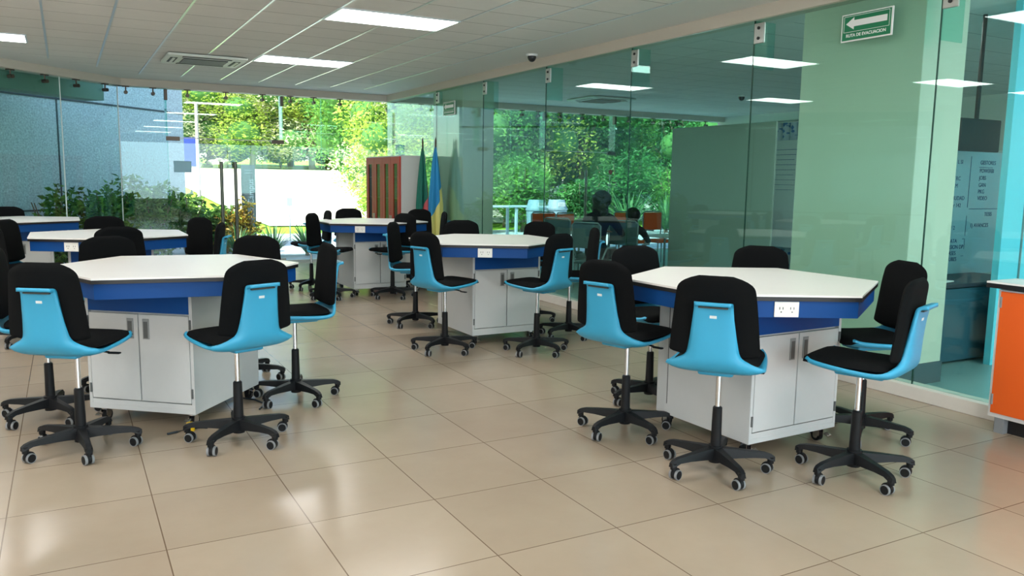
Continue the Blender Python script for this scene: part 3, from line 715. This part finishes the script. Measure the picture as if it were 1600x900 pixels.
# office chairs and work tables of the next room
def make_mesh_chair(back, label_):
    t = thing('office_chair', label_, 'chair', (0, 0, 0), 0, 'office chairs behind the glass partition')
    b = MB(); b.box((0, 0, .45), (.46, .44, .06), bev=.025, seg=3); b.build('seat', back, t, smooth=True)
    b = MB(); b.box((0, -.24, .82), (.44, .035, .34), bev=.016, seg=3); b.build('backrest', back, t, smooth=True)
    b = MB(); b.tube([(-.23, -.245, .62), (-.235, -.245, .97), (-.19, -.25, 1.01), (.19, -.25, 1.01), (.235, -.245, .97), (.23, -.245, .62)], .012); b.tube([(-.2, -.22, .44), (-.23, -.25, .62)], .012); b.tube([(.2, -.22, .44), (.23, -.25, .62)], .012)
    b.build('back_frame', 'frame_grey', t, smooth=True)
    for s in (-1, 1):
        b = MB(); b.tube([(s*.24, -.2, .5), (s*.27, -.12, .66), (s*.27, .12, .66)], .014); b.build('armrest', 'frame_grey', t, smooth=True)
        for q in (-1, 1):
            MB().cyl((s*.2, q*.18, .43), (s*.24, q*.22, 0), .012, n=10).build('leg', 'frame_grey', t, smooth=True)
    return t
for mt, rows_ in (('orange_back', [(7.60, 12.55, 170, 'orange backed chair farthest left behind the glass, back to the patio'), (7.95, 12.20, 195, 'orange backed chair overlapping the farthest left one behind the glass'),
                                  (9.45, 12.55, 178, 'orange backed chair behind the seated persons, left of two together'), (10.15, 12.55, 182, 'orange backed chair next to the grey green panel edge')]),
                ('mesh_grey', [(6.90, 10.9, -60, 'pale grey mesh chair left of the first white work table behind the glass'), (7.05, 10.3, -50, 'pale grey mesh chair nearer the glass than the other mesh chair'),
                               (6.60, 9.60, -66, 'grey mesh chair carrying the taller seated person'), (7.45, 9.93, -60, 'grey mesh chair carrying the smaller seated person')])):
    c0 = None
    for x, y, a, lab in rows_:
        if c0 is None: c0 = make_mesh_chair(mt, lab); t = c0
        else: t = copy_tree(c0)
        t.location = (x, y, .006); t.rotation_euler = (0, 0, R(a)); t['label'] = lab
for x, y, lab in ((8.0, 11.5, 'white work table behind the glass, before the orange backed chairs'), (8.9, 10.4, 'white work table behind the glass in front of the seated persons')):
    t = thing('work_table', lab, 'table', (x, y, .006), 0, 'white work tables behind the glass')
    MB().box((0, 0, .72), (1.3, .6, .03), bev=.006).build('tabletop', 'sign_white', t)
    for sx in (-1, 1):
        for sy in (-1, 1): MB().cyl((sx*.58, sy*.24, .71), (sx*.6, sy*.26, 0), .018, n=10).build('leg', 'frame_grey', t, smooth=True)

# seated persons (skinned skeleton)
def person(x, y, rz_, k, label, cloth, hair_len):
    t = thing('person', label, 'person', (x, y, .006), rz_)
    J = {'pel': (0, 0, .52, .125), 'wa': (0, .03, .66, .115), 'ch': (0, .07, .84, .135), 'up': (0, .10, .95, .115), 'nk': (0, .125, 1.02, .048), 'nk2': (0, .14, 1.06, .045)}
    E_ = [('pel', 'wa'), ('wa', 'ch'), ('ch', 'up'), ('up', 'nk'), ('nk', 'nk2')]
    for s, q in ((-1, 'l'), (1, 'r')):
        J.update({q+'sh': (s*.19, .10, .93, .070), q+'el': (s*.27, .22, .74, .042), q+'wr': (s*.14, .45, .755, .027), q+'hp': (s*.09, .06, .50, .090), q+'kn': (s*.12, .44, .49, .060), q+'an': (s*.12, .42, .09, .038), q+'to': (s*.13, .56, .04, .035)})
        E_ += [('up', q+'sh'), (q+'sh', q+'el'), (q+'el', q+'wr'), ('pel', q+'hp'), (q+'hp', q+'kn'), (q+'kn', q+'an'), (q+'an', q+'to')]
    def skin(J, E_, name, m, par, root):
        ks = list(J); me = bpy.data.meshes.new(name); me.from_pydata([tuple(c*k for c in J[q][:3]) for q in ks], [(ks.index(a), ks.index(b_)) for a, b_ in E_], [])
        o = bpy.data.objects.new(name, me); COL.objects.link(o); o.parent = par; me.materials.append(M[m])
        o.modifiers.new('k', 'SKIN'); o.modifiers.new('s', 'SUBSURF').levels = 2; o.modifiers['s'].render_levels = 2
        for i, q in enumerate(ks):
            me.skin_vertices[0].data[i].radius = (J[q][3]*k, J[q][3]*k)
        me.skin_vertices[0].data[ks.index(root)].use_root = True
        o.modifiers['k'].use_smooth_shade = True
        return o
    body = skin(J, E_, 'body', cloth, t, 'pel')
    # head with face features and hair
    b = MB(); hc = Vector((0, .165, 1.165))*k
    b.sphere(hc, (.074*k, .092*k, .112*k), 24, 16); b.sphere(hc+Vector((0, .092, -.012))*k, (.012*k, .018*k, .022*k), 10, 8)
    for s in (-1, 1): b.sphere(hc+Vector((s*.075, -.005, -.01))*k, (.012*k, .020*k, .030*k), 10, 8)
    b.box(hc+Vector((0, .085, -.050))*k, (.044*k, .012*k, .010*k), bev=.003)
    b.sphere(hc+Vector((0, .055, -.085))*k, (.038*k, .034*k, .026*k), 12, 8)
    b.build('head', 'skin', t, smooth=True)
    b = MB(); b.sphere(hc+Vector((0, -.018, .020))*k, (.125*k, .118*k, .122*k), 24, 16)
    b.sphere(hc+Vector((0, -.060, -.05-hair_len/2))*k, (.112*k, .070*k, (.10+hair_len/2)*k), 20, 14)
    b.build('hair', 'hair', t, smooth=True)
    for s in (-1, 1):
        b = MB(); w = Vector((s*.14, .45, .755))*k
        b.sphere(w+Vector((-s*.03, .045, 0))*k, (.040*k, .048*k, .016*k), 12, 8)
        for f_, (dx, ln) in enumerate(((-.028, .066), (-.010, .076), (.009, .070), (.027, .055))):
            p = w+Vector((-s*.04+dx, .085, .002))*k
            b.tube([p, p+Vector((0, ln*.5, .002))*k, p+Vector((0, ln*.95, -.012))*k], [.0088*k, .008*k, .0065*k], n=8)
        p = w+Vector((-s*.07, .03, 0))*k; b.tube([p, p+Vector((-s*.025, .025, 0))*k, p+Vector((-s*.035, .055, -.005))*k], [.010*k, .009*k, .007*k], n=8)
        b.build('hand', 'skin', t, smooth=True)
    return t
person(6.62, 9.62, R(-62), 1.12, 'person with dark hair in black clothes seated behind the glass, seen from behind', 'dark_cloth', .14)
person(7.45, 9.95, R(-60), .92, 'smaller person with long dark hair seated nearer the grey green panel', 'dark_grey_cloth', .22)

t = thing('door_decal', 'small red and white decal with stacked letters on the far patio door glass', 'decal', (10.95, YF-.012, 1.5))
MB().cyl((0, 0, .30), (0, .003, .30), .055, n=24).build('red_mark', 'cabinet_red', t)
for q, (ch_, z_) in enumerate((('T', .16), ('e', .02), ('L', -.14), ('J', -.30))): text_mesh(ch_, .17, (-.02, 0, z_), (R(90), 0, 0), 'sign_white', t, name='letter')

# ------------------------------------------------------------------ outdoors
def hz(x, y):
    f = max(0.0, min(1.0, (y-24)/20)); return 2.0*(f*f*(3-2*f))*.5+2.0*f*.5 + max(0, y-44)*.03
def ground(name, poly_fn, m, x0, x1, y0, y1, nx, ny, dz=0):
    b = MB(); g = []
    for j in range(ny+1):
        y = y0+(y1-y0)*j/ny; r = []
        for i in range(nx+1):
            xa, xb = poly_fn(y) if poly_fn else (x0, x1); x = xa+(xb-xa)*i/nx
            r.append(b.b.verts.new((x, y, hz(x, y)+dz)))
        g.append(r)
    for j in range(ny):
        for i in range(nx): b.b.faces.new((g[j][i], g[j][i+1], g[j+1][i+1], g[j+1][i]))
    o = b.build(name, m, None, smooth=True); return o
o = ground('floor_lawn', None, 'grass', -40, 60, 15.3, 90, 40, 40, -.06); struct(o)
struct(ground('floor_patio', None, 'grey_paving', -4, 24, 15.45, 23.5, 8, 6, -.03))
def plaza(y):
    f = (y-26)/17; return (5.4-2.2*f-.0, 40)
o = ground('floor_plaza', plaza, 'pale_paving', 0, 0, 25.5, 43, 16, 16, -.01); struct(o)
# stucco garden wall beyond the angled glass, parallel to it
E0 = Vector((2.31, 19.1)); d45 = Vector((-1, -1)).normalized(); n45 = Vector((-1, 1)).normalized()
E1 = E0+d45*16; mm = (E0+E1)/2+n45*.15
struct(MB().box((mm.x, mm.y, 2.6), (16, .3, 5.4), rot=Euler((0, 0, R(225)))).build('wall_garden', 'stucco'))
b = MB()
fc = (E0+E1)/2-n45*.004
b.box((fc.x, fc.y, 2.90), (16, .012, .035), rot=Euler((0, 0, R(225)))); b.box((fc.x, fc.y, .95), (16, .012, .03), rot=Euler((0, 0, R(225))))
for k in (3.35, 7.2, 11): p = E0+d45*k-n45*.004; b.box((p.x, p.y, 2.6), (.03, .012, 5.3), rot=Euler((0, 0, R(225))))
struct(b.build('trim_garden_wall_joints', 'stucco_joint'))

def leaves(b, c, r, n, size, rnd, shell=.55, asp=.5, droop=0, mi=0):
    """n folded leaves spread through the outer part of an ellipsoid"""
    for _ in range(n):
        while True:
            p = Vector((rnd.uniform(-1, 1), rnd.uniform(-1, 1), rnd.uniform(-1, 1))); l = p.length
            if .05 < l <= 1 and l > shell*rnd.random()**.5: break
        p = Vector((c[0]+p.x*r[0], c[1]+p.y*r[1], c[2]+p.z*r[2]))
        d = Vector((rnd.gauss(0, 1), rnd.gauss(0, 1), rnd.gauss(0, .6)-droop)).normalized(); s = size*rnd.uniform(.6, 1.3)
        q = d.orthogonal().normalized(); q.rotate(Matrix.Rotation(rnd.uniform(0, 6.28), 3, d)); up = d.cross(q)*.12
        a = p; e = p+d*s; l1 = p+d*s*.45+q*s*asp*.5+up*s; l2 = p+d*s*.45-q*s*asp*.5+up*s
        va, ve, v1, v2 = [b.b.verts.new(v) for v in (a, e, l1, l2)]
        f = b.b.faces.new((va, v1, ve)); f.material_index = mi; f = b.b.faces.new((va, ve, v2)); f.material_index = mi
def make_tree(seed, h, crown, lm_, bark, n, size, blobs, label, accent=None):
    rnd = random.Random(seed); t = thing('tree', label, 'tree', (0, 0, 0), 0, 'garden trees beyond the glass')
    tr = MB(); base = Vector((0, 0, -.2)); top = Vector((rnd.uniform(-.3, .3), rnd.uniform(-.3, .3), h*.45))
    tr.tube([base, base.lerp(top, .5)+Vector((rnd.uniform(-.15, .15), 0, 0)), top], [.16, .12, .10], n=8)
    b = MB(); co = MB(); core_m = 'growth'
    for k in range(blobs):
        a = 2.4*k+rnd.random(); rr = crown*rnd.uniform(.25, .85); c = Vector((rr*math.cos(a), rr*math.sin(a), h*rnd.uniform(.22, .88)))
        tr.tube([top*rnd.uniform(.6, 1), top.lerp(c, .5)+Vector((0, 0, .2)), c], [.07, .05, .025], n=6)
        co.sphere(c, (crown*.27, crown*.27, h*.09), 10, 7)  # dark sphere fills the crown; its colour stands for shade between leaves
        leaves(b, c, (crown*.55, crown*.55, h*.19), n//blobs, size, rnd, mi=(1 if accent and rnd.random() < .3 else 0))
    tr.build('trunk', bark, t, smooth=True)
    co.build('inner_growth', core_m, t, smooth=True)
    b.build('crown', [lm_, accent] if accent else lm_, t, fixn=False)
    return t
protos = {
 'bright': make_tree(1, 7.0, 2.6, 'leaf_bright', 'pale_bark', 16000, .18, 18, 'x', 'leaf_pink'),
 'green': make_tree(2, 8.0, 2.8, 'leaf_green', 'bark', 16000, .18, 20, 'x', 'leaf_bright'),
 'dark': make_tree(3, 8.5, 3.0, 'leaf_dark', 'bark', 16000, .18, 20, 'x', 'leaf_green'),
 'pale': make_tree(6, 6.6, 2.6, 'leaf_pink', 'pale_bark', 14000, .17, 16, 'x', 'leaf_bright'),
 'yellow': make_tree(4, 6.0, 2.2, 'leaf_yellow', 'pale_bark', 12000, .17, 14, 'x', 'leaf_bright')}
used = set()
TR = [('bright', 2.0, 46, 1.0, 'bright leafy tree at the left end of the lawn, beyond the stucco wall'),
      ('pale', 5.6, 47, 1.05, 'pale flowering tree beyond the left door handle'), ('bright', 9.0, 46, 1.05, 'bright green tree above the middle of the glass doors'),
      ('yellow', 12.4, 46.5, 1.1, 'yellow green tree right of the glass doors'), ('pale', 16.0, 47, 1.1, 'pale flowering tree behind the clipped hedge'),
      ('yellow', 19.6, 46.5, 1.15, 'yellow leaved tree above the display cabinet'), ('bright', 23.5, 47, 1.15, 'bright tree behind the flags'),
      ('bright', 3.5, 53, 1.3, 'tall bright tree farthest back at the left end'), ('pale', 8.0, 54, 1.4, 'tall pale tree of the back row behind the doors'),
      ('bright', 13.0, 54, 1.4, 'tall bright tree of the back row behind the hedge'), ('bright', 18.0, 55, 1.4, 'tall bright tree of the back row above the display cabinet'),
      ('green', 23.5, 55, 1.4, 'tall green tree of the back row behind the flags'), ('dark', 29, 54, 1.4, 'dark tall tree of the back row behind the far column'),
      ('green', 13.2, 24.6, .78, 'leafy green tree beyond the bins, left of the open patio door'), ('bright', 11.0, 28.5, .85, 'bright leafed tree left behind the patio bench'),
      ('dark', 16.6, 25.2, .80, 'dark tree over the open patio door'), ('dark', 20.0, 24.0, .74, 'dark leaning tree right of the patio door'),
      ('green', 15.2, 30.5, 1.0, 'green tree behind the patio door, second row'), ('bright', 23.6, 25.5, .85, 'bright tree by the grey green panel top'),
      ('green', 20.0, 31.5, 1.0, 'green tree of the second row right of the patio door'), ('green', 25.5, 31.0, 1.0, 'green tree farthest right behind the patio'),
      ('dark', 17.6, 37.5, 1.2, 'dark tree of the third row behind the patio'), ('green', 11.2, 35.0, 1.0, 'green tree between the far column and the patio bench')]
for kind, x, y, s, lab in TR:
    t = protos[kind] if kind not in used else copy_tree(protos[kind]); used.add(kind)
    t.location = (x, y, hz(x, y)); f_ = (.80 if y < 48 else .62) if y > 43 else 1.0       # the far rows stay low enough for sky above them
    t.scale = (s*(1.1 if y > 43 else 1), s*(1.1 if y > 43 else 1), s*f_); t.rotation_euler = (0, 0, random.uniform(0, 6)); t['label'] = lab
def shrub(x, y, r, h, lm_, n, size, label, seed, group, z0=None, asp=.5, name='shrub'):
    rnd = random.Random(seed); z0 = hz(x, y) if z0 is None else z0; t = thing(name, label, 'shrub', (x, y, z0), 0, group)
    st = MB()
    for k in range(5):
        a = k*1.26+seed; st.tube([(0, 0, -.05), (r*.3*math.cos(a), r*.3*math.sin(a), h*.45), (r*.6*math.cos(a), r*.6*math.sin(a), h*.8)], [.018, .014, .008], n=6)
    st.build('stem', 'bark', t)
    if r > 2: MB().sphere((0, 0, h*.42), (r*.62, r*.62, h*.38), 16, 10).build('inner_growth', 'growth', t, smooth=True)  # dark filling for big bushes, inner shade put into its colour
    b = MB()
    for k in range(7):
        a = rnd.uniform(0, 6.28); q = rnd.uniform(0, .5)*r
        leaves(b, (q*math.cos(a), q*math.sin(a), h*rnd.uniform(.25, .78)), (r*.62, r*.62, h*.27), n//7, size, rnd, .3, asp)
    b.build('foliage', lm_, t, fixn=False); return t
G1 = 'leafy shrubs along the stucco wall'
for i, (k, off, r, h, n, lab) in enumerate([(.35, .95, .50, 1.05, 1500, 'leafy shrub at the right end of the stucco wall, beside the door'), (1.3, 1.0, .62, 1.45, 2200, 'leafy shrub below the carved glass panel on the stucco wall'),
        (2.3, 1.05, .66, 1.42, 2400, 'dense dark shrub in the middle of the stucco wall bed'), (3.4, 1.1, .70, 1.60, 2600, 'tallest leafy shrub against the stucco wall'),
        (4.5, .95, .55, 1.40, 1500, 'loose leafy shrub left of the tallest one'), (5.6, .7, .42, 1.35, 700, 'sparse shrub far left against the stucco wall')]):
    p = E0+d45*k-n45*off; shrub(p.x, p.y, r, h, 'leaf_hedge', n, .13, lab, 20+i, G1, 0)
for i, (x, m_) in enumerate([(.5, 'leaf_green'), (3.0, 'leaf_bright'), (5.5, 'leaf_green'), (8.2, 'leaf_hedge'), (10.8, 'leaf_green'), (13.4, 'leaf_bright'), (16, 'leaf_green'), (18.8, 'leaf_pink'), (21.6, 'leaf_green'), (24.6, 'leaf_bright')]):
    shrub(x, 47.2, 2.3, 4.4, m_, 7000, .19, ['broad bush behind the lawn edge, %s' % q for q in ('hidden by the stucco wall', 'at the banner', 'beyond the boulders', 'beyond the totem sign', 'right of the totem sign', 'left of the clipped hedge', 'behind the left part of the clipped hedge', 'behind the display cabinet, pale', 'behind the display cabinet side', 'behind the flags')][i], 120+i, 'broad bushes beyond the lawn', None)
# clipped hedge at the lawn's far edge
b = MB(); rnd = random.Random(5)
for k in range(14):
    leaves(b, (k*.62, 0, .55), (.55, .5, .55), 420, .13, rnd, .6)
t = thing('clipped_hedge', 'low clipped hedge along the far edge of the sunny lawn', 'hedge', (12.6, 41.6, hz(12, 41.6)))
b.build('foliage', 'leaf_green', t, fixn=False)
MB().box((4.0, 0, .45), (8.2, .55, .85), bev=.1).build('inner_growth', 'leaf_dark', t)
# garden rocks
for i, (x, y, s) in enumerate([(3.9, 44.0, .55), (5.5, 44.6, .75), (7.1, 44.8, .5)]):
    b = MB(); bmesh.ops.create_icosphere(b.b, subdivisions=3, radius=1)
    rr = random.Random(i+40)
    from mathutils import noise as NZ
    for v in b.b.verts: v.co *= .75+.5*NZ.noise(v.co*1.3+Vector((i*7, 0, 0))); v.co.z *= .75; v.co.x *= 1.25
    o = b.build('rock', 'rock'); o.location = (x, y, hz(x, y)+.2); o.scale = (s, s, s)
    tag(o, ['grey boulder at the left end of the lawn edge', 'largest grey boulder beyond the door handles', 'grey boulder at the right end of the rock group'][i], 'rock', 'boulders at the lawn edge')
# spiky plants and crotons near the door, in planter boxes
def spiky(x, y, h, n, label, seed, m='leaf_blade', z0=0, group='blade leaved plants outside the glass'):
    rnd = random.Random(seed); t = thing('blade_plant', label, 'plant', (x, y, z0), 0, group); b = MB()
    for k in range(n):
        a = rnd.uniform(0, 6.28); l = h*rnd.uniform(.7, 1.15); sp_ = rnd.uniform(.25, .85); pts = []
        for j in range(6):
            f = j/5; r_ = l*sp_*f; z = l*(f-.45*sp_*f*f*1.6); pts.append(Vector((r_*math.cos(a), r_*math.sin(a), z)))
        side = Vector((-math.sin(a), math.cos(a), 0)); prev = None
        for j, p in enumerate(pts):
            w = .022*h*(1-(j/5)**2)+.001; cur = (b.b.verts.new(p-side*w), b.b.verts.new(p+side*w))
            if prev: b.b.faces.new((prev[0], prev[1], cur[1], cur[0]))
            prev = cur
    b.build('leaves', m, t, fixn=False); MB().cyl((0, 0, -.02), (0, 0, .1*h), .05*h, .03*h, n=10).build('crown', 'bark', t)
    return t
for i, (x, y, h, lab) in enumerate([(2.15, 16.6, .75, 'blade leaved plant left of the door handles'), (3.0, 17.0, .8, 'blade leaved plant between the door handles and the totem'),
        (3.7, 16.9, .85, 'blade leaved plant right of the totem sign'), (4.35, 16.8, .9, 'blade leaved plant farthest right before the sunny lawn'),
        (15.3, 20.5, 1.9, 'large agave like plant outside the patio glass, left one'), (16.9, 20.6, 1.6, 'large agave like plant outside the patio glass, right one')]):
    spiky(x, y, h, 60, lab, 60+i, z0=.0)
shrub(3.30, 17.7, .30, 1.15, 'leaf_croton', 520, .15, 'yellow leaved croton in front of the totem sign', 81, 'crotons by the totem', 0, .35)
shrub(2.95, 17.9, .28, 1.0, 'leaf_croton', 420, .15, 'yellow leaved croton left of the totem sign', 82, 'crotons by the totem', 0, .35)
for i, (x, y, r, h, m_, lab) in enumerate([(10.2, 22.0, 1.2, 2.2, 'leaf_green', 'broad green shrub behind the patio bench'), (12.6, 22.4, 1.3, 2.4, 'leaf_green', 'broad green shrub behind the bins'),
        (14.0, 21.2, 1.0, 1.9, 'leaf_dark', 'dark fern like shrub in the open patio door'), (16.2, 22.2, 1.3, 2.6, 'leaf_dark', 'dark shrub behind the agave like plants'),
        (18.6, 22.2, 1.3, 2.6, 'leaf_green', 'green shrub at the panel edge outside'), (8.6, 23.5, 1.2, 2.4, 'leaf_bright', 'bright shrub behind the far column'),
        (11.3, 24.6, 1.4, 2.9, 'leaf_green', 'tall green shrub of the second row behind the bench')]):
    shrub(x, y, r, h, m_, 4200, .15, lab, 90+i, 'garden shrubs behind the patio', 0)
# totem sign, banner, paper sheet, small posts
t = thing('totem_sign', 'dark slab totem sign with vertical lettering outside the glass doors', 'sign', (3.62, 19.0, 0), R(-8))
MB().box((0, 0, .92), (.30, .14, 1.84), bev=.006).build('slab', 'totem_grey', t)
text_mesh('Campus', .17, (.05, -.072, 1.25), (R(90), R(-90), 0), 'bin_grey', t)
b = MB(); b.box((0, -.0715, 1.72), (.16, .003, .010)); b.box((0, -.0715, 1.66), (.16, .003, .010)); b.build('line_marks', 'bin_grey', t)
t = thing('banner', 'dark blue vertical banner hanging on a post beyond the stucco wall end', 'banner', (2.80, 22.0, 0))
MB().cyl((.18, 0, 0), (.18, 0, 3.4), .05, .04, n=12).build('post', 'pale_bark', t)
MB().box((0, 0, 2.17), (.27, .02, .72)).build('cloth', 'banner_blue', t)
t = thing('paper_sheet', 'pale blue square sheet fixed to the facade glass left of the doors', 'poster', (1.83, YF-.012, 1.74))
MB().box((0, 0, 0), (.29, .004, .20)).build('sheet', 'paper_blue', t)
t = thing('post_sign', 'small post sign on the lawn right of the totem', 'sign', (4.65, 19.5, 0)); MB().cyl((0, 0, 0), (0, 0, .95), .012, n=8).build('post', 'bench_white', t); MB().box((0, 0, 1.0), (.13, .02, .20)).build('plate', 'planter', t)
# patio bench table and bins
t = thing('patio_table', 'long white patio table outside beyond the next room', 'table', (10.6, 19.6, 0))
MB().box((0, 0, .87), (1.9, .62, .045), bev=.01).build('tabletop', 'bench_white', t)
for s, q in ((-.85, -1), (-.85, 1), (.1, -1), (.1, 1), (.85, -1), (.85, 1)): MB().box((s, q*.25, .42), (.07, .07, .84), bev=.01).build('leg', 'bench_white', t)
def bin_(x, y, label):
    t = thing('waste_bin', label, 'bin', (x, y, 0), 0, 'outdoor bins beside the patio table')
    MB().cyl((0, 0, 0), (0, 0, .78), .24, .29, n=28).build('drum', 'bin_grey', t, smooth=True)
    b = MB(); b.cyl((0, 0, .78), (0, 0, .83), .31, .31, n=28); b.cyl((0, 0, .83), (0, 0, 1.06), .29, .22, n=28); b.build('lid', 'bin_grey', t, smooth=True)
    MB().box((0, -.26, .93), (.22, .03, .12), bev=.01).build('flap', 'planter', t)
bin_(11.25, 19.2, 'grey lidded outdoor bin next to the patio table'); bin_(11.98, 19.35, 'grey lidded outdoor bin right of the other one')
